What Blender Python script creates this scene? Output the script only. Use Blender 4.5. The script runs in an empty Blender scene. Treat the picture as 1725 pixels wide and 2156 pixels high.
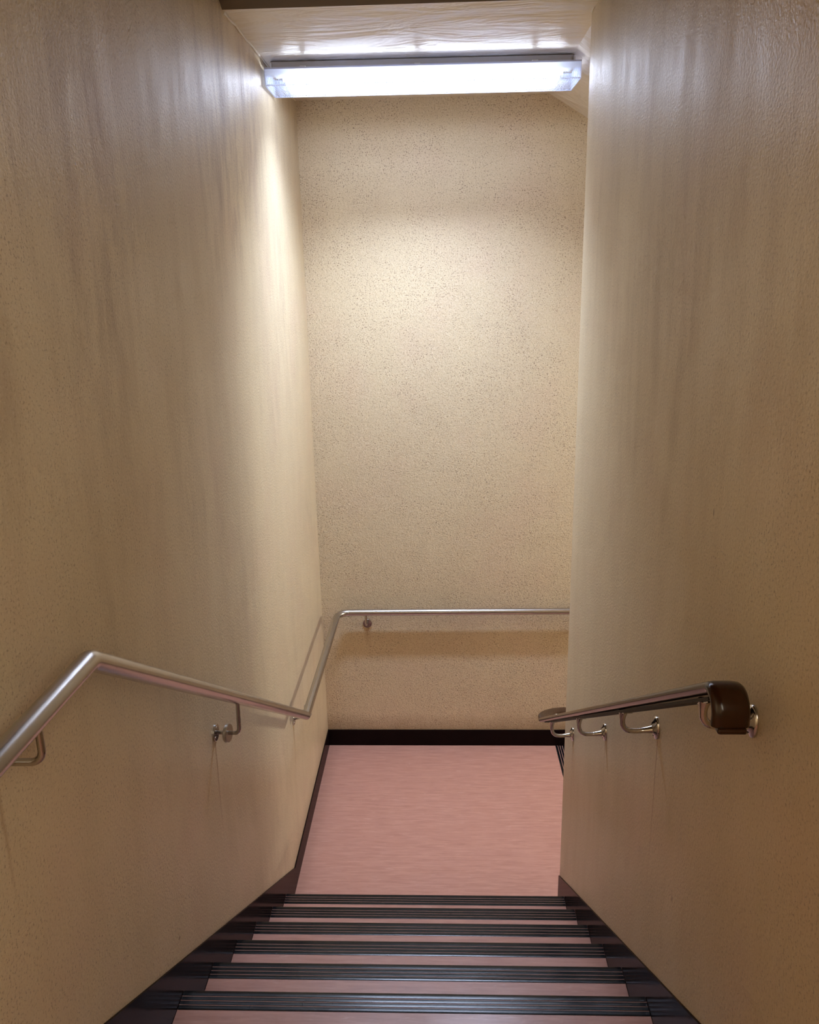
import bpy, bmesh, math
from mathutils import Vector, Matrix
from math import cos, sin, pi, sqrt

scn = bpy.context.scene
col = scn.collection

# ------------------------------------------------------------------ measures (metres)
W = 1.288          # width between the two side walls
H = 3.786          # ceiling above the half landing
YE = -1.341        # where the right hand wall ends
YB = -1.512        # where the landing ceiling meets the sloping soffit
Y1 = -1.524        # front of the lowest step
RUN, RISE, NOSE = 0.26606, 0.165, 0.0636
TS = 0.006         # skirting thickness
HS = 0.112         # skirting height on the landing
HK = 0.094         # skirting height above the step pitch line
TOPZ = 8 * RISE
BACKY = -6.3
XN = 1.453         # where the next flight's nosing begins
SOF = 0.60

# ------------------------------------------------------------------ helpers
def new_obj(name, me, parent=None, mat=None):
    o = bpy.data.objects.new(name, me)
    col.objects.link(o)
    if parent is not None:
        o.parent = parent
    if mat is not None and me is not None and not me.materials:
        me.materials.append(mat)
    return o

def from_bm(name, bm, mat, parent=None, smooth=False, angle=None):
    bmesh.ops.recalc_face_normals(bm, faces=bm.faces)
    me = bpy.data.meshes.new(name)
    bm.to_mesh(me); bm.free()
    if smooth:
        for f in me.polygons: f.use_smooth = True
        if angle is not None:
            me.set_sharp_from_angle(angle=math.radians(angle))
    return new_obj(name, me, parent, mat)

def empty(name, loc=(0, 0, 0)):
    o = bpy.data.objects.new(name, None)
    o.empty_display_size = 0.1
    o.location = loc
    col.objects.link(o)
    return o

def tag(o, label, cat=None, group=None):
    o['label'] = label
    if cat: o['category'] = cat
    if group: o['group'] = group
    return o

def struct(o, label=None):
    o['kind'] = 'structure'
    if label:
        o['label'] = label
        o['category'] = label_cat(o.name)
    return o

def label_cat(n):
    n = n.split('.')[0].split('_')[0]
    return n

def add_box(bm, a, b, bevel=0.0, seg=2):
    x0, y0, z0 = a; x1, y1, z1 = b
    vs = [bm.verts.new(p) for p in [(x0,y0,z0),(x1,y0,z0),(x1,y1,z0),(x0,y1,z0),(x0,y0,z1),(x1,y0,z1),(x1,y1,z1),(x0,y1,z1)]]
    fs = [(0,3,2,1),(4,5,6,7),(0,1,5,4),(1,2,6,5),(2,3,7,6),(3,0,4,7)]
    faces = [bm.faces.new([vs[i] for i in f]) for f in fs]
    if bevel > 0:
        es = list({e for f in faces for e in f.edges})
        bmesh.ops.bevel(bm, geom=es, offset=bevel, segments=seg, affect='EDGES', profile=0.5)
    return vs

def add_prism(bm, poly, axis, a, b):
    """extrude a 2D polygon along an axis between a and b"""
    def P(p, t):
        if axis == 0: return (t, p[0], p[1])
        if axis == 1: return (p[0], t, p[1])
        return (p[0], p[1], t)
    lo = [bm.verts.new(P(p, a)) for p in poly]
    hi = [bm.verts.new(P(p, b)) for p in poly]
    n = len(poly)
    bm.faces.new(lo); bm.faces.new(list(reversed(hi)))
    for i in range(n):
        j = (i + 1) % n
        bm.faces.new([lo[i], lo[j], hi[j], hi[i]])

def rounded_path(pts, radii, seg=8):
    """poly-line with filleted corners"""
    pts = [Vector(p) for p in pts]
    out = [pts[0]]
    for i in range(1, len(pts) - 1):
        p, r = pts[i], radii[i]
        a = (pts[i-1] - p).normalized(); b = (pts[i+1] - p).normalized()
        ang = a.angle(b)
        if r <= 0 or ang > pi - 1e-3:
            out.append(p); continue
        d = r / math.tan(ang / 2)
        c = p + (a + b).normalized() * (r / sin(ang / 2))
        s = p + a * d - c; e = p + b * d - c
        tot = s.angle(e); ax = s.cross(e).normalized()
        n = max(2, int(seg * tot / (pi / 2)) + 1)
        for k in range(n + 1):
            out.append(c + Matrix.Rotation(tot * k / n, 3, ax) @ s)
    out.append(pts[-1])
    return out

def add_sweep(bm, path, prof, up=Vector((0, 0, 1)), caps=True, scale=None, parallel=False):
    """sweep a closed 2D profile (side, up) along a path with mitred joints"""
    path = [Vector(p) for p in path]
    n = len(path); rings = []
    prev_u = None
    for i in range(n):
        tin = (path[i] - path[i-1]).normalized() if i > 0 else None
        tout = (path[i+1] - path[i]).normalized() if i < n - 1 else None
        if tin is None: t = tout
        elif tout is None: t = tin
        else: t = (tin + tout).normalized()
        if parallel and prev_u is not None:
            u = prev_u - t * prev_u.dot(t)
        else:
            u = up - t * up.dot(t)
        if u.length < 1e-4:
            u = prev_u - t * prev_u.dot(t) if prev_u is not None else t.orthogonal()
        u.normalize(); prev_u = u
        s = t.cross(u).normalized()
        m = 1.0
        if tin is not None and tout is not None:
            c = max(0.3, tin.dot(t)); m = 1.0 / c
            bend = (tout - tin)
            bd = bend.normalized() if bend.length > 1e-6 else None
        else: bd = None
        k = scale[i] if scale else 1.0
        ring = []
        for (a, b) in prof:
            off = s * (a * k) + u * (b * k)
            if bd is not None and m > 1.0001:
                off += bd * off.dot(bd) * (m - 1)
            ring.append(bm.verts.new(path[i] + off))
        rings.append(ring)
    L = len(prof)
    for i in range(n - 1):
        for j in range(L):
            k = (j + 1) % L
            bm.faces.new([rings[i][j], rings[i][k], rings[i+1][k], rings[i+1][j]])
    if caps:
        bm.faces.new(list(reversed(rings[0]))); bm.faces.new(rings[-1])

def circle(r, n=20):
    return [(r * cos(2*pi*i/n), r * sin(2*pi*i/n)) for i in range(n)]

def add_lathe(bm, prof, origin, axis, seg=28, sy=1.0, upv=None):
    """revolve (radius, distance) profile about an axis; sy stretches along upv"""
    axis = Vector(axis).normalized()
    u = Vector(upv) if upv else axis.orthogonal()
    u = (u - axis * u.dot(axis)).normalized(); s = axis.cross(u)
    o = Vector(origin); rings = []
    for (r, h) in prof:
        if r < 1e-6:
            rings.append([bm.verts.new(o + axis * h)])
        else:
            rings.append([bm.verts.new(o + axis*h + s*(r*cos(2*pi*k/seg)) + u*(r*sy*sin(2*pi*k/seg))) for k in range(seg)])
    for a, b in zip(rings[:-1], rings[1:]):
        for k in range(seg):
            l = (k + 1) % seg
            if len(a) == 1: bm.faces.new([a[0], b[k], b[l]])
            elif len(b) == 1: bm.faces.new([a[k], a[l], b[0]])
            else: bm.faces.new([a[k], a[l], b[l], b[k]])
    if len(rings[0]) > 1: bm.faces.new(list(reversed(rings[0])))
    if len(rings[-1]) > 1: bm.faces.new(rings[-1])

# ------------------------------------------------------------------ materials
class NT:
    def __init__(s, name):
        s.m = bpy.data.materials.new(name); s.m.use_nodes = True
        s.t = s.m.node_tree; s.t.nodes.clear()
        s.out = s.n('ShaderNodeOutputMaterial')
    def n(s, typ, **kw):
        nd = s.t.nodes.new(typ)
        for k, v in kw.items(): setattr(nd, k, v)
        return nd
    def l(s, a, b): s.t.links.new(a, b)
    def pos(s):
        return s.n('ShaderNodeNewGeometry').outputs['Position']
    def mapping(s, vec, scale, loc=(0, 0, 0)):
        m = s.n('ShaderNodeMapping'); m.inputs['Scale'].default_value = scale; m.inputs['Location'].default_value = loc
        s.l(vec, m.inputs['Vector']); return m.outputs[0]
    def noise(s, vec, scale, detail=4, rough=.55, dist=0.0):
        n = s.n('ShaderNodeTexNoise'); n.inputs['Scale'].default_value = scale
        n.inputs['Detail'].default_value = detail; n.inputs['Roughness'].default_value = rough
        n.inputs['Distortion'].default_value = dist
        s.l(vec, n.inputs['Vector']); return n.outputs['Fac']
    def voro(s, vec, scale):
        n = s.n('ShaderNodeTexVoronoi'); n.inputs['Scale'].default_value = scale
        s.l(vec, n.inputs['Vector']); return n
    def ramp(s, fac, stops):
        r = s.n('ShaderNodeValToRGB'); e = r.color_ramp.elements
        while len(e) < len(stops): e.new(0.5)
        for i, (p, c) in enumerate(stops):
            e[i].position = p; e[i].color = (c, c, c, 1) if isinstance(c, (int, float)) else (*c, 1)
        s.l(fac, r.inputs[0]); return r.outputs[0]
    def mix(s, fac, a, b, mode='MIX'):
        m = s.n('ShaderNodeMix', data_type='RGBA', blend_type=mode)
        for i, v in ((0, fac), (6, a), (7, b)):
            if isinstance(v, (int, float)): m.inputs[i].default_value = v if i == 0 else (v, v, v, 1)
            elif isinstance(v, tuple): m.inputs[i].default_value = (*v, 1)
            else: s.l(v, m.inputs[i])
        return m.outputs[2]
    def math(s, op, a, b=None, clamp=False):
        m = s.n('ShaderNodeMath', operation=op); m.use_clamp = clamp
        for i, v in ((0, a), (1, b)):
            if v is None: continue
            if isinstance(v, (int, float)): m.inputs[i].default_value = v
            else: s.l(v, m.inputs[i])
        return m.outputs[0]
    def rng(s, v, a, b, c, d):
        m = s.n('ShaderNodeMapRange'); m.inputs[1].default_value = a; m.inputs[2].default_value = b
        m.inputs[3].default_value = c; m.inputs[4].default_value = d
        s.l(v, m.inputs[0]); return m.outputs[0]
    def bump(s, h, strength, dist, prev=None):
        b = s.n('ShaderNodeBump'); b.inputs['Strength'].default_value = strength
        b.inputs['Distance'].default_value = dist; s.l(h, b.inputs['Height'])
        if prev is not None: s.l(prev, b.inputs['Normal'])
        return b.outputs[0]
    def principled(s, base, rough, metal=0.0, normal=None, ior=1.5, coat=0.0, spec=0.5):
        p = s.n('ShaderNodeBsdfPrincipled')
        for k, v in (('Base Color', base), ('Roughness', rough), ('Metallic', metal)):
            if isinstance(v, tuple): p.inputs[k].default_value = (*v, 1)
            elif isinstance(v, (int, float)): p.inputs[k].default_value = v
            else: s.l(v, p.inputs[k])
        p.inputs['IOR'].default_value = ior
        p.inputs['Specular IOR Level'].default_value = spec
        p.inputs['Coat Weight'].default_value = coat
        if normal is not None: s.l(normal, p.inputs['Normal'])
        s.l(p.outputs[0], s.out.inputs[0])
        return p

PAINT = (0.65, 0.54, 0.355)
PAINT2 = (0.60, 0.49, 0.32)

def wall_paint(name, stains=(), spots=(), axis=1, pit=0.35, pit_scale=150, gloss=(0.37, 0.56), streak=0.5, seed=0.0, bump_d=0.0016, low_dirt=0.0):
    s = NT(name); P = s.pos()
    P0 = s.mapping(P, (1, 1, 1), (seed, seed * 1.7, seed * .3))
    big = s.noise(P0, 1.3, 2, .5)
    c = s.mix(s.ramp(big, [(0.35, 0.0), (0.68, 1.0)]), PAINT, PAINT2)
    # old water runs, stretched downwards
    stv = s.mapping(P0, (7.0, 7.0, 1.7))
    st = s.noise(stv, 1.0, 6, .72, 0.3)
    stm = s.ramp(st, [(0.45, 0.0), (0.66, 1.0)])
    patch = s.ramp(s.noise(P0, 0.9, 2, .5), [(0.42, 0.15), (0.62, 1.0)])
    sz = s.n('ShaderNodeSeparateXYZ'); s.l(P, sz.inputs[0])          # grime hangs high up, out of reach
    hi = s.rng(s.math('ADD', sz.outputs[2], s.math('MULTIPLY', big, 1.2)), 2.6, 3.7, 0.30, 1.0)
    stf = s.math('MULTIPLY', s.math('MULTIPLY', s.math('MULTIPLY', stm, patch), hi), streak)
    c = s.mix(stf, c, (0.33, 0.235, 0.165))
    # faint rosy blotches in the paint
    c = s.mix(s.math('MULTIPLY', s.ramp(s.noise(P0, 3.1, 2, .5), [(0.5, 0.0), (0.7, 1.0)]), 0.16), c, (0.60, 0.40, 0.31))
    # pin holes and grit in the plaster
    g = s.noise(P0, pit_scale, 2, .6)
    pits = s.ramp(g, [(0.33, 1.0), (0.43, 0.0)])
    area = s.ramp(s.noise(P0, 5.0, 2, .6), [(0.35, 0.5), (0.62, 1.0)])
    c = s.mix(s.math('MULTIPLY', s.math('MULTIPLY', pits, area), pit * 1.6, True), c, (0.25, 0.17, 0.11))
    lite = s.ramp(g, [(0.575, 0.0), (0.68, 1.0)])
    c = s.mix(s.math('MULTIPLY', lite, pit * 0.6), c, (0.80, 0.71, 0.56))
    # grime gathered above the skirting
    if low_dirt > 0:
        sep = s.n('ShaderNodeSeparateXYZ'); s.l(P, sep.inputs[0])
        ln = s.noise(P0, 6.0, 5, .65)
        d = s.rng(s.math('ADD', sep.outputs[2], s.math('MULTIPLY', ln, -0.12)), 0.03, 0.17, 1.0, 0.0)
        c = s.mix(s.math('MULTIPLY', d, low_dirt, True), c, (0.20, 0.12, 0.05))
    # rust runs below the bracket plates
    if stains:
        sep = s.n('ShaderNodeSeparateXYZ'); s.l(P, sep.inputs[0])
        H_ = sep.outputs[axis]; Z = sep.outputs[2]
        wob = s.math('MULTIPLY', s.math('SUBTRACT', s.noise(P0, 9.0, 3, .5), 0.5), 0.012)
        tot = None
        for (h, z, w, L, k) in stains:
            dh = s.math('ABSOLUTE', s.math('ADD', s.math('SUBTRACT', H_, h), wob))
            dz = s.math('SUBTRACT', z, Z)
            wid = s.rng(dz, 0.0, L, w, w * 0.35)
            a = s.math('SUBTRACT', 1.0, s.math('DIVIDE', dh, wid), True)
            f = s.math('MULTIPLY', s.rng(dz, -0.004, 0.004, 0.0, 1.0), s.rng(dz, 0.0, L, k, 0.0))
            m = s.math('MULTIPLY', a, f, True)
            tot = m if tot is None else s.math('MAXIMUM', tot, m)
        c = s.mix(tot, c, (0.27, 0.125, 0.035))
    if spots:       # chips and scuffs
        sep = s.n('ShaderNodeSeparateXYZ'); s.l(P, sep.inputs[0])
        for (h, z, rh, rz, cc) in spots:
            dh = s.math('DIVIDE', s.math('SUBTRACT', sep.outputs[axis], h), rh)
            dz = s.math('DIVIDE', s.math('SUBTRACT', sep.outputs[2], z), rz)
            q = s.math('ADD', s.math('MULTIPLY', dh, dh), s.math('MULTIPLY', dz, dz))
            c = s.mix(s.rng(q, 0.4, 1.1, 0.9, 0.0), c, cc)
    rr = st
    rough = s.rng(s.math('ADD', s.math('MULTIPLY', rr, .6), s.math('MULTIPLY', big, .4)), 0.35, 0.65, gloss[0], gloss[1])
    h1 = s.noise(P0, pit_scale * 0.75, 2, .6)
    nrm = s.bump(h1, 0.8, bump_d)
    h2 = s.noise(s.mapping(P0, (20, 20, 3.0)), 1.0, 2, .6)
    nrm = s.bump(h2, 0.2, 0.0016, nrm)
    h3 = s.noise(P0, 6.0, 1, .5)
    nrm = s.bump(h3, 0.4, 0.004, nrm)
    s.principled(c, rough, 0.0, nrm, spec=0.62)
    return s.m

def ceiling_paint():
    s = NT('gloss_ceiling_paint'); P = s.pos()
    n = s.noise(P, 1.6, 3, .5)
    c = s.mix(n, (0.80, 0.75, 0.67), (0.74, 0.68, 0.59))
    w = s.noise(s.mapping(P, (2.6, 6.0, 6.0)), 1.0, 4, .6, .6)
    nrm = s.bump(w, 0.9, 0.035)
    nrm = s.bump(s.noise(P, 60, 3, .5), 0.3, 0.0006, nrm)
    s.principled(c, 0.33, 0, nrm, spec=0.75)
    return s.m

def lino():
    s = NT('pink_marbled_linoleum'); P = s.pos()
    v = s.mapping(P, (7, 75, 75))
    a = s.noise(v, 1.0, 4, .68, .4)
    b = s.noise(s.mapping(P, (3.0, 14, 14), (4, 2, 1)), 1.0, 3, .55, .5)
    c = s.mix(s.ramp(a, [(0.33, 0.0), (0.66, 1.0)]), (0.41, 0.198, 0.148), (0.55, 0.295, 0.222))
    c = s.mix(s.math('MULTIPLY', b, 0.45), c, (0.475, 0.245, 0.205))
    lt = s.ramp(s.noise(s.mapping(P, (14, 120, 120), (9, 3, 2)), 1.0, 3, .6, .6), [(0.64, 0.0), (0.74, 1.0)])
    c = s.mix(s.math('MULTIPLY', lt, 0.35), c, (0.74, 0.50, 0.42))
    dk = s.ramp(s.noise(s.mapping(P, (16, 140, 140), (2, 8, 5)), 1.0, 3, .6, .6), [(0.66, 0.0), (0.74, 1.0)])
    c = s.mix(s.math('MULTIPLY', dk, 0.4), c, (0.30, 0.12, 0.11))
    r = s.rng(s.noise(P, 5, 3, .5), .3, .7, 0.30, 0.42)
    nrm = s.bump(s.noise(P, 9, 3, .5), 0.25, 0.002)
    s.principled(c, r, 0, nrm, spec=0.5)
    return s.m

def rubber():
    s = NT('black_ribbed_rubber'); P = s.pos()
    n = s.noise(s.mapping(P, (3, 40, 40)), 1.0, 4, .6)
    c = s.mix(n, (0.005, 0.006, 0.007), (0.009, 0.010, 0.012))
    scuff = s.ramp(s.noise(s.mapping(P, (60, 15, 60)), 1.0, 4, .7), [(0.66, 0.0), (0.78, 1.0)])
    c = s.mix(s.math('MULTIPLY', scuff, .2), c, (0.07, 0.07, 0.08))
    r = s.rng(n, .3, .7, 0.17, 0.27)
    s.principled(c, r, 0, s.bump(s.noise(s.mapping(P, (5, 12, 12)), 1.0, 3, .5), .25, .001), spec=0.32)
    return s.m

def vinyl():
    s = NT('dark_maroon_skirting_vinyl'); P = s.pos()
    n = s.noise(P, 8, 4, .6)
    c = s.mix(n, (0.006, 0.0035, 0.0035), (0.012, 0.006, 0.006))
    nrm = s.bump(s.noise(s.mapping(P, (6, 6, 2.5)), 1.0, 3, .5, .3), 0.5, 0.004)
    d = s.n('ShaderNodeBsdfDiffuse'); s.l(c, d.inputs[0])
    g = s.n('ShaderNodeBsdfGlossy'); g.inputs[0].default_value = (1.0, 0.88, 0.86, 1); g.inputs['Roughness'].default_value = 0.16
    s.l(nrm, g.inputs['Normal'])
    fr = s.n('ShaderNodeFresnel'); fr.inputs[0].default_value = 1.42
    f = s.math('MULTIPLY', s.math('SUBTRACT', fr.outputs[0], 0.02, True), 0.42, True)
    mx = s.n('ShaderNodeMixShader'); s.l(f, mx.inputs[0]); s.l(d.outputs[0], mx.inputs[1]); s.l(g.outputs[0], mx.inputs[2])
    s.l(mx.outputs[0], s.out.inputs[0])
    return s.m

def steel(name, rough=0.24, base=(0.50, 0.47, 0.44), axis_scale=(40, 40, 40), aniso=0.0):
    s = NT(name); P = s.pos()
    n = s.noise(s.mapping(P, axis_scale), 1.0, 4, .6)
    c = s.mix(n, tuple(v * .98 for v in base), tuple(min(1, v * 1.02) for v in base))
    r = s.rng(n, .3, .7, rough * .97, rough * 1.03)
    s.principled(c, r, 1.0)
    return s.m

def varnish():
    s = NT('brown_gloss_handrail'); P = s.pos()
    n = s.noise(s.mapping(P, (60, 6, 6)), 1.0, 4, .6)
    c = s.mix(n, (0.026, 0.008, 0.003), (0.038, 0.013, 0.005))
    s.principled(c, .16, 0, None, ior=1.5, spec=0.42, coat=0.0)
    return s.m

def plain(name, colr, rough, metal=0.0):
    s = NT(name); P = s.pos()
    n = s.noise(P, 30, 3, .5)
    c = s.mix(n, tuple(v * .93 for v in colr), colr)
    s.principled(c, rough, metal)
    return s.m

def emissive(name, colr, k):
    s = NT(name); e = s.n('ShaderNodeEmission'); e.inputs[0].default_value = (*colr, 1); e.inputs[1].default_value = k
    s.l(e.outputs[0], s.out.inputs[0]); return s.m

def prismatic(name, clear, tint=(0.86, 0.90, 1.0), glow=0.35):
    s = NT(name)
    tc = s.n('ShaderNodeTexCoord').outputs['Object']
    sep = s.n('ShaderNodeSeparateXYZ'); s.l(tc, sep.inputs[0])
    w = s.math('SINE', s.math('MULTIPLY', sep.outputs[0], 2 * pi / 0.0078))
    f0 = s.rng(w, -1, 1, clear - 0.17, clear + 0.17)
    band = s.rng(sep.outputs[2], -0.086, -0.064, 1.0, 0.02)      # the trough is frosted towards its rim
    f = s.math('MULTIPLY', f0, band)
    tr = s.n('ShaderNodeBsdfTransparent'); tr.inputs[0].default_value = (0.93, 0.95, 1, 1)
    tl = s.n('ShaderNodeBsdfTranslucent'); tl.inputs[0].default_value = (*[v * glow for v in tint], 1)
    df = s.n('ShaderNodeBsdfDiffuse'); df.inputs[0].default_value = (0.62, 0.68, 0.90, 1)
    gl = s.n('ShaderNodeBsdfGlossy'); gl.inputs[0].default_value = (1, 1, 1, 1); gl.inputs['Roughness'].default_value = 0.12
    m0 = s.n('ShaderNodeMixShader'); m0.inputs[0].default_value = 0.5; s.l(tl.outputs[0], m0.inputs[1]); s.l(df.outputs[0], m0.inputs[2])
    m1 = s.n('ShaderNodeMixShader'); s.l(f, m1.inputs[0]); s.l(m0.outputs[0], m1.inputs[1]); s.l(tr.outputs[0], m1.inputs[2])
    m2 = s.n('ShaderNodeMixShader'); m2.inputs[0].default_value = 0.06; s.l(m1.outputs[0], m2.inputs[1]); s.l(gl.outputs[0], m2.inputs[2])
    s.l(m2.outputs[0], s.out.inputs[0]); return s.m

# positions of the bracket plates (taken from the photo) --------------------
LB = [  # left rail brackets: y, z of plate; rail x, y, z above
    dict(y=-3.517, z=2.141), dict(y=-2.338, z=1.490), dict(y=-1.075, z=0.795)]
RB = [(-3.348, 2.119), (-2.765, 1.761), (-2.168, 1.392), (-1.557, 1.017)]
BKX, BKZ = 0.278, 0.848

M_LEFT = wall_paint('cream_wall_paint_left', stains=[(-2.348, 1.462, 0.012, 0.42, 0.85), (-1.083, 0.772, 0.012, 0.30, 0.8), (-3.52, 2.11, 0.010, 0.3, 0.6)], spots=[(-2.828, 1.141, 0.008, 0.0035, (0.12, 0.055, 0.025))],
                    axis=1, pit=0.45, pit_scale=170, streak=0.9, seed=3.2, low_dirt=0.35)
M_RIGHT = wall_paint('cream_wall_paint_right', stains=[(-2.775, 1.731, 0.008, 0.55, 0.75), (-2.172, 1.364, 0.006, 0.40, 0.55), (-1.560, 0.99, 0.008, 0.28, 0.7)], spots=[(-2.989, 1.425, 0.004, 0.012, (0.33, 0.24, 0.15)), (-3.05, 2.42, 0.004, 0.010, (0.30, 0.22, 0.14))],
                     axis=1, pit=0.38, pit_scale=170, streak=0.36, seed=11.7, low_dirt=0.35)
M_BACK = wall_paint('rough_cream_wall_paint_back', stains=[(0.276, 0.815, 0.034, 0.14, 0.55)], axis=0, pit=0.70, pit_scale=160,
                    gloss=(0.42, 0.6), streak=0.22, seed=7.1, bump_d=0.0030, low_dirt=0.7)
M_CEIL = ceiling_paint()
M_SOFF = plain('shade_darkened_soffit_paint', (0.13, 0.095, 0.06), 0.6)  # the soffit's shade is put into this colour, far below the wall paint
M_LINO = lino(); M_RUB = rubber(); M_VIN = vinyl()
M_STEEL = steel('brushed_steel', 0.25)
M_CHROME = steel('polished_steel', 0.13, (0.60, 0.57, 0.55))
M_DULL = steel('weathered_steel', 0.30, (0.52, 0.50, 0.47), (120, 120, 120))
M_RAIL = varnish()
M_CORE = plain('dark_metal_core', (0.012, 0.010, 0.009), 0.6, 0.0)
M_HOUSE = plain('grey_enamel_housing', (0.50, 0.47, 0.43), 0.45)
M_REFL = plain('white_enamel_reflector', (0.85, 0.86, 0.88), 0.4)
M_TUBE = emissive('fluorescent_glow', (0.84, 0.93, 1.12), 36.0)
M_PRISM = prismatic('clear_prismatic_acrylic', 0.62)
M_RIM = prismatic('acrylic_end_rim', 0.17, (0.95, 0.97, 1.0), 0.95)
M_CLIP = plain('pale_plastic_clip', (0.70, 0.70, 0.68), 0.35)

# ------------------------------------------------------------------ the shell
def soffit_z(y):            # sloping ceiling over the upper flight
    return H + min(1.32, 0.5 * (YB - y))

# left wall
bm = bmesh.new()
ztop = soffit_z(BACKY) + 0.1
poly = [(0.18, -2.6), (0.18, H + 0.15), (YB, H + 0.15), (YB - 2.64, H + 1.47), (BACKY - 0.15, H + 1.47), (BACKY - 0.15, -2.6)]
add_prism(bm, poly, 0, -0.16, 0.0)
wl = struct(from_bm('wall_left', bm, M_LEFT), 'tall cream painted plaster wall on the left with the steel handrail')

# right wall (ends at the landing) with a softened plaster corner
bm = bmesh.new()
R = 0.010
def arc(cx, cy, r, a0, a1, n=5):
    return [(cx + r*cos(a0 + (a1-a0)*i/n), cy + r*sin(a0 + (a1-a0)*i/n)) for i in range(n+1)]
plan = [(W, YB - 2.64), (W, BACKY - 0.15), (W + 0.14, BACKY - 0.15), (W + 0.14, YB - 2.64), (W + 0.14, YB), (W + 0.14, YE)] + arc(W + R, YE - R, R, pi/2, pi) + [(W, YB)]
TOPR = soffit_z(BACKY) + 0.2
lo = []; mid = []
prism_pts = plan
zs = [-2.6, 6.3]
vlo = [bm.verts.new((x, y, zs[0])) for x, y in prism_pts]
def top_z(y): return soffit_z(min(y, YB)) + 0.05
vhi = [bm.verts.new((x, y, top_z(y))) for x, y in prism_pts]
n = len(prism_pts)
bm.faces.new(vlo)
bmesh.ops.triangulate(bm, faces=[bm.faces.new(list(reversed(vhi)))])
for i in range(n):
    j = (i + 1) % n
    bm.faces.new([vlo[i], vlo[j], vhi[j], vhi[i]])
wr = struct(from_bm('wall_right', bm, M_RIGHT, smooth=True, angle=25), 'cream painted plaster wall on the right ending at the half landing')
# wall beside the next flight, turning away behind the right wall
bm = bmesh.new(); add_box(bm, (W + 0.14, YE - 0.14, -2.6), (5.15, YE, H + 0.02))
struct(from_bm('wall_front', bm, M_RIGHT), 'cream wall beside the lower flight, behind the right hand corner')
# back wall
bm = bmesh.new()
add_box(bm, (0.0, 0.0, -2.6), (5.15, 0.18, H + 0.15))
struct(from_bm('wall_back', bm, M_BACK), 'rough speckled cream wall at the back of the landing under the lamp')
bm = bmesh.new(); add_box(bm, (5.0, YE, -2.6), (5.15, 0.0, H + 0.02))
struct(from_bm('wall_far', bm, M_BACK), 'cream wall at the foot of the lower flight')
bm = bmesh.new(); add_box(bm, (0.0, BACKY - 0.15, 1.2), (W, BACKY, 6.3))
struct(from_bm('wall_near', bm, M_LEFT), 'cream wall behind the upper landing')

# ceilings
bm = bmesh.new()
add_box(bm, (0.0, YB, H), (XN - 0.14, 0.0, H + 0.14))
struct(from_bm('ceiling', bm, M_CEIL), 'glossy cream ceiling over the half landing carrying the lamp')
bm = bmesh.new()
x0 = XN - 0.14
xe = x0 + 1.32 / SOF
add_prism(bm, [(x0, H), (x0, H + 0.14), (5.0, H + 0.14), (5.0, H - 1.32), (xe, H - 1.32)], 1, YE, 0.0)
struct(from_bm('ceiling', bm, M_CEIL), 'sloping cream soffit falling to the right above the lower flight')
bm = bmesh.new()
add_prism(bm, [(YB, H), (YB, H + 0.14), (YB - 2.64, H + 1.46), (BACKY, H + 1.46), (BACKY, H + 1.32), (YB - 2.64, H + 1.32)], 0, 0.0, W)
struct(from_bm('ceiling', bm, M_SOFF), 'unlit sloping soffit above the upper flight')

# rough beads of plaster where walls meet the landing ceiling
import random
random.seed(4)
def bead(name, p0, p1, rad, n, wob, label):
    p0 = Vector(p0); p1 = Vector(p1); pts_ = []
    for i in range(n + 1):
        p = p0.lerp(p1, i / n)
        pts_.append(p + Vector((random.uniform(-wob, wob), 0, random.uniform(-wob, wob))))
    bm = bmesh.new()
    add_sweep(bm, pts_, circle(rad, 8), scale=[random.uniform(.6, 1.3) for _ in pts_])
    struct(from_bm(name, bm, M_BEAD, smooth=True, angle=80), label)
M_BEAD = plain('pale_filler', (0.74, 0.68, 0.56), 0.45)
bead('trim_1', (0.002, YB + 0.01, H - 0.002), (0.002, -0.02, H - 0.002), 0.005, 26, 0.0025, 'pale filler bead between left wall and landing ceiling')
bead('trim_2', (W - 0.001, YB - 0.06, H + 0.022), (W - 0.001, YE - 0.012, H - 0.003), 0.006, 6, 0.003, 'pale filler bead at the top of the right wall')

# landing floor
bm = bmesh.new(); add_box(bm, (0.0, Y1 - 0.02, -0.2), (XN + NOSE, 0.0, 0.0))
struct(from_bm('floor', bm, M_LINO), 'pink marbled linoleum floor of the half landing')
bm = bmesh.new(); y8 = Y1 - 7 * RUN
add_box(bm, (0.0, BACKY, TOPZ - 0.2), (W, y8 - RUN, TOPZ))
struct(from_bm('floor', bm, M_LINO), 'pink linoleum floor of the upper landing')

bm = bmesh.new(); xl = XN + NOSE + RUN * 7
add_box(bm, (xl, YE, -1.52), (5.0, 0.0, -1.32))
struct(from_bm('floor', bm, M_LINO), 'pink linoleum floor of the next landing down')

# ------------------------------------------------------------------ skirtings
def skirt_z(y): return RISE + HK + (RISE / RUN) * (Y1 - y)
yk = Y1 + (RISE + HK - HS) * RUN / RISE      # where the level skirting starts to climb
yt = Y1 - 7 * RUN
# left
bm = bmesh.new()
poly = [(0.0, 0.0), (0.0, HS), (yk, HS), (yt, skirt_z(yt)), (BACKY, skirt_z(yt)), (BACKY, TOPZ - 0.1), (yt, TOPZ - 0.25), (Y1, 0.0)]
add_prism(bm, poly, 0, 0.0, TS)
struct(from_bm('baseboard_left', bm, M_VIN), 'glossy dark maroon skirting climbing the left wall')
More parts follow.
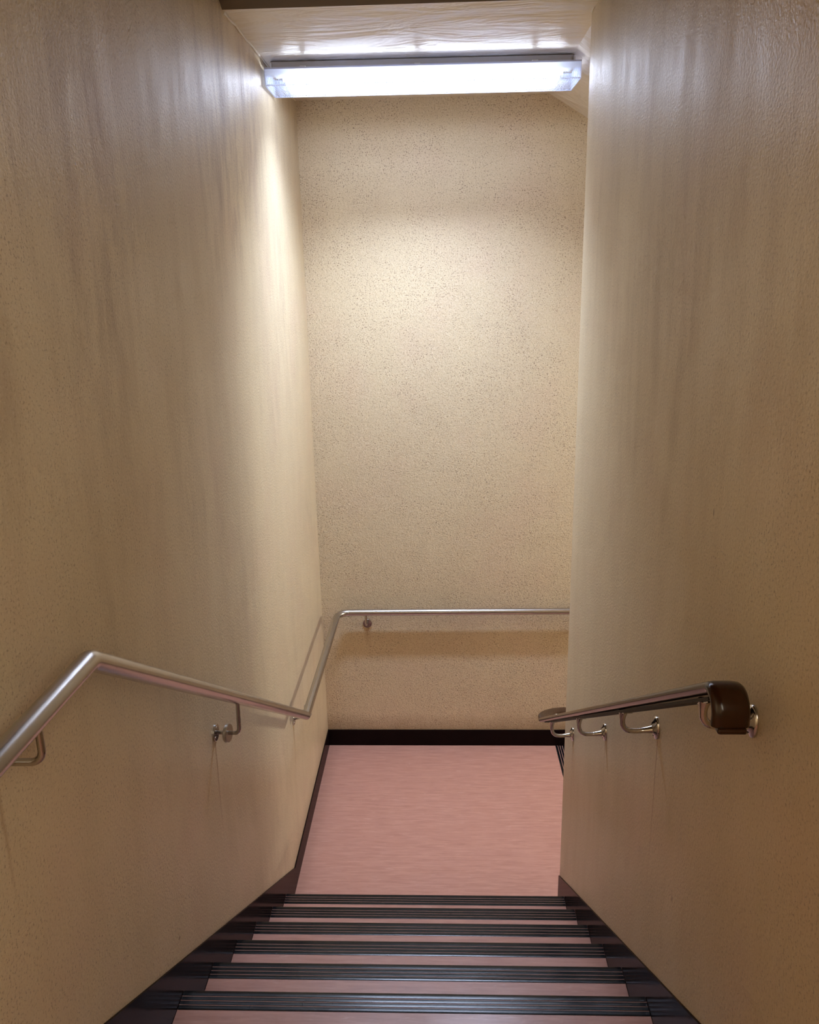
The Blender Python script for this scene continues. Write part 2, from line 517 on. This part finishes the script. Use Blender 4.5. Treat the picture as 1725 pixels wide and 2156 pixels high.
# right
bm = bmesh.new()
ys = YE - R
poly = [(ys, 0.0), (ys, skirt_z(ys) - 0.02), (yt, skirt_z(yt)), (BACKY, skirt_z(yt)), (BACKY, TOPZ - 0.1), (yt, TOPZ - 0.25), (Y1, 0.0)]
add_prism(bm, poly, 0, W - TS, W)
struct(from_bm('baseboard_right', bm, M_VIN), 'glossy dark maroon skirting climbing the right wall')
# back
bm = bmesh.new(); add_box(bm, (TS, -TS, 0.0), (XN + 0.02, 0.0, HS), 0.0015, 1)
s_ = RISE / RUN
add_prism(bm, [(XN + 0.02, -0.2), (XN + 0.02, HS), (XN + 0.12, HS), (3.6, HS - s_ * (3.6 - XN - 0.12)), (3.6, HS - s_ * (3.6 - XN - 0.12) - 0.4)], 1, -TS, 0.0)
struct(from_bm('baseboard_back', bm, M_VIN), 'black skirting along the back wall behind the pink landing')

# ------------------------------------------------------------------ stairs
def nosing_profile():
    """ribbed rubber strip: points (depth, height), depth 0 at the front edge, negative to the rear"""
    top = 0.0; g = -0.0042
    pts = [(-NOSE, -0.0015), (-NOSE, -0.0006), (-NOSE + 0.003, top)]
    ribs = 4
    a = -NOSE + 0.003; b = -0.004
    wdt = (b - a) / ribs
    for i in range(ribs):
        s0 = a + i * wdt
        e0 = s0 + wdt - 0.0036
        if i == ribs - 1: break
        # slightly crowned rib
        pts += [(s0 + (e0 - s0) * .5, top + 0.0001), (e0, top - 0.0002), (e0 + 0.0008, g), (e0 + 0.0029, g), (s0 + wdt, top - 0.0002)]
    pts += [(-0.010, top + 0.0004), (-0.004, top - 0.0004), (-0.001, -0.002), (0.0, -0.006), (0.0, -0.034), (-0.004, -0.036), (-0.004, -0.0062)]
    pts += [(-NOSE * .5, -0.0062)]
    return pts

def make_step(root, parent_y, zt, depth, height, x0, x1):
    bm = bmesh.new()
    add_box(bm, (x0, parent_y - depth, zt - height), (x1, parent_y - 0.004, zt - 0.0015))
    st = from_bm('step', bm, M_LINO, root)
    bm = bmesh.new()
    add_prism(bm, [(parent_y + a, zt + b) for a, b in nosing_profile()], 0, x0 + 0.0005, x1 - 0.0005)
    nz = from_bm('nosing', bm, M_RUB, st, smooth=True, angle=30)
    nz['label'] = 'black ribbed rubber nosing'
    return st

stairs = tag(empty('staircase', (W/2, Y1, 0)), 'flight of pink linoleum steps with black ribbed rubber nosings', 'staircase')
stairs.location = (0, 0, 0)
for k in range(1, 9):
    y = Y1 - RUN * (k - 1); z = RISE * k
    make_step(stairs, y, z, RUN - 0.004, RISE + (0.0 if k == 1 else 0.12) - 0.0015, TS + 0.001, W - TS - 0.001)

# next flight, running off to the right
def turned_nosing(x_rear, zt, y0, y1):
    bm = bmesh.new()
    add_prism(bm, [(x_rear + NOSE + a, zt + b) for a, b in nosing_profile()], 1, y0, y1)
    return bm
low = tag(empty('staircase', (0, 0, 0)), 'lower flight turning right, only its top ribbed nosing showing by the right wall', 'staircase')
o = from_bm('nosing', turned_nosing(XN + 0.001, 0.0012, YE + 0.004, -TS - 0.001), M_RUB, low, smooth=True, angle=30)
for k in range(1, 8):
    xf = XN + NOSE + RUN * k; z = -RISE * k
    bm = bmesh.new(); add_box(bm, (xf - RUN + 0.001, YE + 0.002, z - 0.3), (xf - 0.004, -TS - 0.002, z - 0.0015))
    st = from_bm('step', bm, M_LINO, low)
    from_bm('nosing', turned_nosing(xf - NOSE, z, YE + 0.004, -TS - 0.003), M_RUB, st, smooth=True, angle=30)

# ------------------------------------------------------------------ left handrail
RR = 0.020
rail = tag(empty('handrail', (0, 0, 0)), 'round brushed steel handrail running along the left wall and across the back wall', 'handrail')
path_pts = [(0.083, -5.6, 2.224), (0.083, -3.309, 2.222), (0.100, -1.268, 0.938), (0.107, -0.060, 0.943), (2.30, -0.060, 0.943 + 0.008)]
path = rounded_path(path_pts, [0, 0.045, 0.0, 0.075, 0], 14)
bm = bmesh.new()
add_sweep(bm, path, circle(RR, 32))
from_bm('rail_tube', bm, M_STEEL, rail, smooth=True, angle=24)

def disc(name, origin, axis, r, t, mat, parent, label=None, b=0.0015):
    bm = bmesh.new()
    add_lathe(bm, [(r*0.02, 0.0), (r, 0.0), (r, t - b), (r - b, t), (0.0, t)], origin, axis, 36)
    o = from_bm(name, bm, mat, parent, smooth=True, angle=35)
    if label: o['label'] = label
    return o

def steel_bracket(root, plate, normal, elbow, top, loose=None, r_arm=0.0065):
    """wall plate, bent rod, and on some a loose cover disc that slid along the rod"""
    plate = Vector(plate); normal = Vector(normal)
    bm = bmesh.new()
    pth = rounded_path([plate, elbow, top], [0, 0.022, 0], 10)
    add_sweep(bm, pth, circle(r_arm, 16), parallel=True)
    arm = from_bm('bracket', bm, M_STEEL, root, smooth=True, angle=40)
    disc('wall_plate', plate, normal, 0.0285, 0.006, M_CHROME, arm)
    # screw heads
    for a in (0.7, 2.8, 4.9):
        u = normal.orthogonal().normalized(); v = normal.cross(u)
        c = plate + (u * cos(a) + v * sin(a)) * 0.019 + normal * 0.006
        disc('screw', c, normal, 0.0035, 0.002, M_CHROME, arm, b=0.0008)
    if loose:
        c, ax = loose
        bm = bmesh.new()
        ax = Vector(ax).normalized()
        add_lathe(bm, [(0.0068, 0.0), (0.028, 0.0), (0.030, 0.002), (0.030, 0.010), (0.0285, 0.0115), (0.0068, 0.0115)], c, ax, 36)
        o = from_bm('cover_disc', bm, M_DULL, arm, smooth=True, angle=35)
        o['label'] = 'loose round cover disc hanging on the bracket rod'
    return arm

def rail_at(y):  # centre of left sloping tube
    t = (y + 3.309) / (3.309 - 1.268)
    return Vector((0.083 + 0.017 * t, y, 2.222 - 1.284 * t))

p = LB[0]
steel_bracket(rail, (0, p['y'], p['z']), (1, 0, 0), (0.083, p['y'], p['z']), (0.083, p['y'], 2.210))
p = LB[1]; yy = -2.372
q = rail_at(yy)
steel_bracket(rail, (0, p['y'], p['z']), (1, 0, 0), (q.x - 0.002, yy, 1.508), (q.x, yy, q.z - 0.010),
              loose=(Vector((0.040, -2.353, 1.497)), (1, -0.16, 0.05)))
p = LB[2]
steel_bracket(rail, (0, p['y'], p['z'] + 0.012), (1, 0, 0), (0.074, -1.095, 0.838), (0.098, -1.10, 0.930),
              loose=(Vector((0.078, -1.125, 0.882)), (0.9, 0.1, 0.45)))
steel_bracket(rail, (BKX, 0, BKZ), (0, -1, 0), (BKX - 0.002, -0.060, 0.858), (BKX - 0.002, -0.060, 0.935))
steel_bracket(rail, (1.62, 0, BKZ), (0, -1, 0), (1.62, -0.060, 0.858), (1.62, -0.060, 0.94))

# ------------------------------------------------------------------ right handrail
rr = tag(empty('handrail', (0, 0, 0)), 'glossy dark brown handrail with a down-turned end on the right wall', 'handrail')
OX = 0.085; XR = W - OX
def rtop(y): return 2.245 - 0.605 * (y + 3.448)
hw, hh = 0.031, 0.0105
def grip_profile():
    # flat grip, rounded shoulders, narrower waist underneath
    pts = []
    pr = [(hw*0.80, -hh), (hw*0.93, -hh*0.72), (hw, -hh*0.1), (hw*0.97, hh*0.45), (hw*0.80, hh*0.82), (hw*0.45, hh*0.97), (0.0, hh)]
    pts = pr + [(-a, b) for a, b in reversed(pr[:-1])]
    return pts
yn = -3.455; TH = hh
cz = rtop(yn) - TH
yf = YE - 0.005
pts = [(XR, yn - 0.006, cz - 0.062), (XR, yn - 0.006, cz + 0.012), (XR, -1.325, rtop(-1.325) - TH), (XR, -1.185, 0.912), (XR + 0.35, -1.185, 0.912), (2.4, -1.185, 0.912 - 0.45)]
pth = rounded_path(pts, [0, 0.034, 0.05, 0.115, 0.05, 0], 14)
bm = bmesh.new()
# orient: on the vertical drop the grip's top faces the viewer
def frames(bm, path, prof):
    path = [Vector(p) for p in path]; n = len(path); rings = []
    for i in range(n):
        t = (path[min(i+1, n-1)] - path[max(i-1, 0)]).normalized()
        ti = (path[i] - path[i-1]).normalized() if i else t
        th = Vector((t.x, t.y, 0))
        if th.length < 0.15: side = Vector((1, 0, 0))
        else: side = Vector((t.y, -t.x, 0)).normalized()
        if abs(t.x) < 0.05: side = Vector((1, 0, 0))
        u = side.cross(t).normalized()
        rings.append([bm.verts.new(path[i] + side * a + u * b) for a, b in prof])
    L = len(prof)
    for i in range(n - 1):
        for j in range(L):
            k = (j + 1) % L
            bm.faces.new([rings[i][j], rings[i][k], rings[i+1][k], rings[i+1][j]])
    bm.faces.new(list(reversed(rings[0]))); bm.faces.new(rings[-1])
frames(bm, pth, grip_profile())
from_bm('grip', bm, M_RAIL, rr, smooth=True, angle=50)
# metal core bar under the grip
bm = bmesh.new()
ca = hw * 0.62
core_prof = [(-ca, -hh - 0.004), (ca, -hh - 0.004), (ca, -hh + 0.002), (-ca, -hh + 0.002)]
cp = [Vector((XR, y, rtop(y) - TH)) for y in (-3.40, -1.42)]
frames(bm, cp, core_prof)
o = from_bm('core_bar', bm, M_CORE, rr)
o['label'] = 'dark metal bar under the grip'
bm = bmesh.new()
add_box(bm, (XR - 0.024, yn - 0.022, cz - 0.071), (XR + 0.024, yn + 0.010, cz - 0.0605), 0.004, 2)
o = from_bm('end_plug', bm, M_RAIL, rr)

def arm_bracket(root, y, z):
    # oval plate
    bm = bmesh.new()
    add_lathe(bm, [(0.001, 0.0), (0.0235, 0.0), (0.0235, 0.0045), (0.0215, 0.0068), (0.015, 0.0088), (0.0100, 0.0145), (0.0, 0.0145)],
              (W, y, z), (-1, 0, 0), 36, sy=1.32, upv=(0, 0, 1))
    pl = from_bm('bracket', bm, M_CHROME, root, smooth=True, angle=60)
    zt = rtop(y) - 2 * TH - 0.003
    a = Vector((W - 0.006, y, z - 0.004)); d = Vector((XR - 0.004, y, zt))
    path = []; N = 18
    p0, p1, p2, p3 = a, Vector((XR + 0.014, y, z - 0.012)), Vector((XR - 0.012, y, z - 0.020)), d
    for i in range(N + 1):
        t = i / N
        path.append(p0*(1-t)**3 + p1*3*t*(1-t)**2 + p2*3*t*t*(1-t) + p3*t**3)
    sc = [1.0 + 0.75 * max(0, 1 - i / 4.0) ** 2 + 0.7 * max(0, (i - N + 3) / 3.0) ** 2 for i in range(N + 1)]
    bm = bmesh.new()
    add_sweep(bm, path, circle(0.0072, 16), up=Vector((0, 1, 0)), scale=sc)
    from_bm('arm', bm, M_CHROME, pl, smooth=True, angle=60)
    bm = bmesh.new()
    saddle = []
    for yy_ in (-0.026, 0.026):
        pass
    sp = [Vector((XR, y - 0.026, rtop(y - 0.026) - TH)), Vector((XR, y + 0.026, rtop(y + 0.026) - TH))]
    frames(bm, sp, [(-0.011, -hh - 0.007), (0.011, -hh - 0.007), (0.011, -hh - 0.0035), (-0.011, -hh - 0.0035)])
    from_bm('saddle', bm, M_CHROME, pl)
    for dz in (-0.020, 0.020):
        disc('screw', (W - 0.0075, y, z + dz), (-1, 0, 0), 0.0035, 0.0022, M_CORE, pl, b=0.0008)
for (y, z) in RB:
    arm_bracket(rr, y, z)

# ------------------------------------------------------------------ the lamp
lamp = tag(empty('ceiling_light', (0.672, -0.753, H)), 'long prismatic fluorescent light fixed across the landing ceiling', 'ceiling light')
lamp.rotation_euler = (0, 0, math.radians(0.9))
LX = 0.658
# housing (coordinates relative to the fixture)
bm = bmesh.new()
add_box(bm, (-LX + 0.012, -0.050, -0.036), (LX - 0.020, 0.050, -0.003), 0.0015, 1)
hs = from_bm('housing', bm, M_HOUSE, lamp)
bm = bmesh.new()
add_box(bm, (-LX + 0.014, -0.088, -0.0405), (LX - 0.014, 0.088, -0.0365))
from_bm('reflector', bm, M_REFL, lamp)
for sx in (-1, 1):
    bm = bmesh.new(); add_box(bm, (sx*(LX-0.016) - 0.004, -0.060, -0.040), (sx*(LX-0.016) + 0.004, 0.060, -0.008), 0.001, 1)
    from_bm('end_bracket', bm, M_CLIP, lamp)
# diffuser: an open-topped acrylic trough
d0, d1 = -0.118, 0.118
zt_, zb_ = -0.040, -0.108
th = 0.003
bm = bmesh.new()
prof = [(d0 + 0.010, zt_), (d0, zt_), (d0, zb_ + 0.006), (d0 + 0.004, zb_), (d1 - 0.004, zb_), (d1, zb_ + 0.006), (d1, zt_), (d1 - 0.010, zt_),]
lo = [bm.verts.new((-LX, a, b)) for a, b in prof]; hi = [bm.verts.new((LX, a, b)) for a, b in prof]
for i in range(len(prof) - 1):
    bm.faces.new([lo[i], lo[i+1], hi[i+1], hi[i]])
df = from_bm('diffuser', bm, M_PRISM, lamp)
df['label'] = 'ribbed clear prismatic trough glowing white'
for sx in (-1, 1):
    bm = bmesh.new()
    e = [(d0, zt_), (d0, zb_ + 0.004), (d0 + 0.004, zb_ - 0.001), (d1 - 0.004, zb_ - 0.001), (d1, zb_ + 0.004), (d1, zt_)]
    add_prism(bm, e, 0, sx * LX, sx * (LX + 0.004))
    from_bm('end_cap', bm, M_RIM, lamp)
bm = bmesh.new()
for yy_ in (d0 - 0.001, d1 + 0.001):
    add_box(bm, (-LX - 0.003, yy_ - 0.0015, zb_ - 0.002), (LX + 0.003, yy_ + 0.0015, zb_ + 0.003))
    add_box(bm, (-LX - 0.003, yy_ - 0.0015, zt_ - 0.006), (LX + 0.003, yy_ + 0.0015, zt_))
from_bm('diffuser_rim', bm, M_RIM, lamp)
for cx_ in (-0.50, -0.02, 0.47):
    bm = bmesh.new(); add_box(bm, (cx_ - 0.012, d0 + 0.001, zt_), (cx_ + 0.012, d0 + 0.030, zt_ + 0.005), 0.001, 1)
    from_bm('clip', bm, M_CLIP, lamp)
for yy_ in (-0.042, 0.042):
    bm = bmesh.new()
    add_sweep(bm, [(-0.595, yy_, -0.066), (0.595, yy_, -0.066)], circle(0.013, 16))
    t = from_bm('fluorescent_tube', bm, M_TUBE, lamp, smooth=True, angle=40)

ld = bpy.data.lights.new('lamp_glow', 'AREA')
ld.shape = 'RECTANGLE'; ld.size = 0.88; ld.size_y = 0.12
ld.energy = 41; ld.color = (0.80, 0.94, 1.20); ld.spread = math.radians(116)
lo_ = bpy.data.objects.new('lamp_glow', ld); col.objects.link(lo_)
lo_.parent = lamp; lo_.location = (0, 0, -0.086)

# lamp of the landing below, and an added fill light upstairs (both out of the picture)
def landing_lamp(loc, rot, watts, colr, wide=0.14):
    l = bpy.data.lights.new('landing_lamp_glow', 'AREA')
    l.shape = 'RECTANGLE'; l.size = wide; l.size_y = 1.0; l.energy = watts; l.color = colr
    o = bpy.data.objects.new('landing_lamp_glow', l); col.objects.link(o)
    o.location = loc; o.rotation_euler = rot
landing_lamp((4.0, -0.68, H - 1.32 - 0.12), (0, math.radians(50), 0), 44, (1.0, 0.95, 0.86))
landing_lamp((W - 0.06, -5.40, 3.25), (0, math.radians(80), 0), 38, (1.0, 0.92, 0.76), 1.1)  # added fill to brighten the near left wall, no known lamp there

# ------------------------------------------------------------------ world, camera, view
w = bpy.data.worlds.new('dim_stairwell'); scn.world = w; w.use_nodes = True
w.node_tree.nodes['Background'].inputs[0].default_value = (0.05, 0.045, 0.04, 1)
w.node_tree.nodes['Background'].inputs[1].default_value = 0.2

F = 1731.65; pit, yaw, roll = 0.27729, 0.039062, -0.019435
c, s = cos(yaw), sin(yaw)
fw = Vector((-s, c, 0)); rt = Vector((c, s, 0)); up = Vector((0, 0, 1))
f2 = fw * cos(pit) - up * sin(pit); u2 = up * cos(pit) + fw * sin(pit)
r3 = rt * cos(roll) + u2 * sin(roll); u3 = u2 * cos(roll) - rt * sin(roll)
cam = bpy.data.cameras.new('camera'); co = bpy.data.objects.new('camera', cam); col.objects.link(co)
mat = Matrix((r3, u3, -f2)).transposed().to_4x4(); mat.translation = Vector((0.73355, -4.67435, 2.88963))
co.matrix_world = mat
cam.sensor_fit = 'HORIZONTAL'; cam.sensor_width = 36.0; cam.lens = F / 1725 * 36.0
cam.clip_start = 0.02; cam.clip_end = 50
scn.camera = co

scn.view_settings.view_transform = 'Standard'
scn.view_settings.look = 'None'
scn.view_settings.gamma = 1.0
scn.view_settings.use_curve_mapping = False
scn.view_settings.exposure = 0.17
try:
    cy = scn.cycles
    cy.use_denoising = True
    cy.denoiser = 'OPENIMAGEDENOISE'
    cy.denoising_input_passes = 'RGB_ALBEDO_NORMAL'
    cy.max_bounces = 7; cy.diffuse_bounces = 5; cy.glossy_bounces = 3
    cy.use_adaptive_sampling = True; cy.adaptive_threshold = 0.07; cy.adaptive_min_samples = 12
    cy.transmission_bounces = 4; cy.transparent_max_bounces = 8
    cy.caustics_reflective = False; cy.caustics_refractive = False
    cy.sample_clamp_indirect = 4.0
    cy.use_light_tree = True
except Exception:
    pass
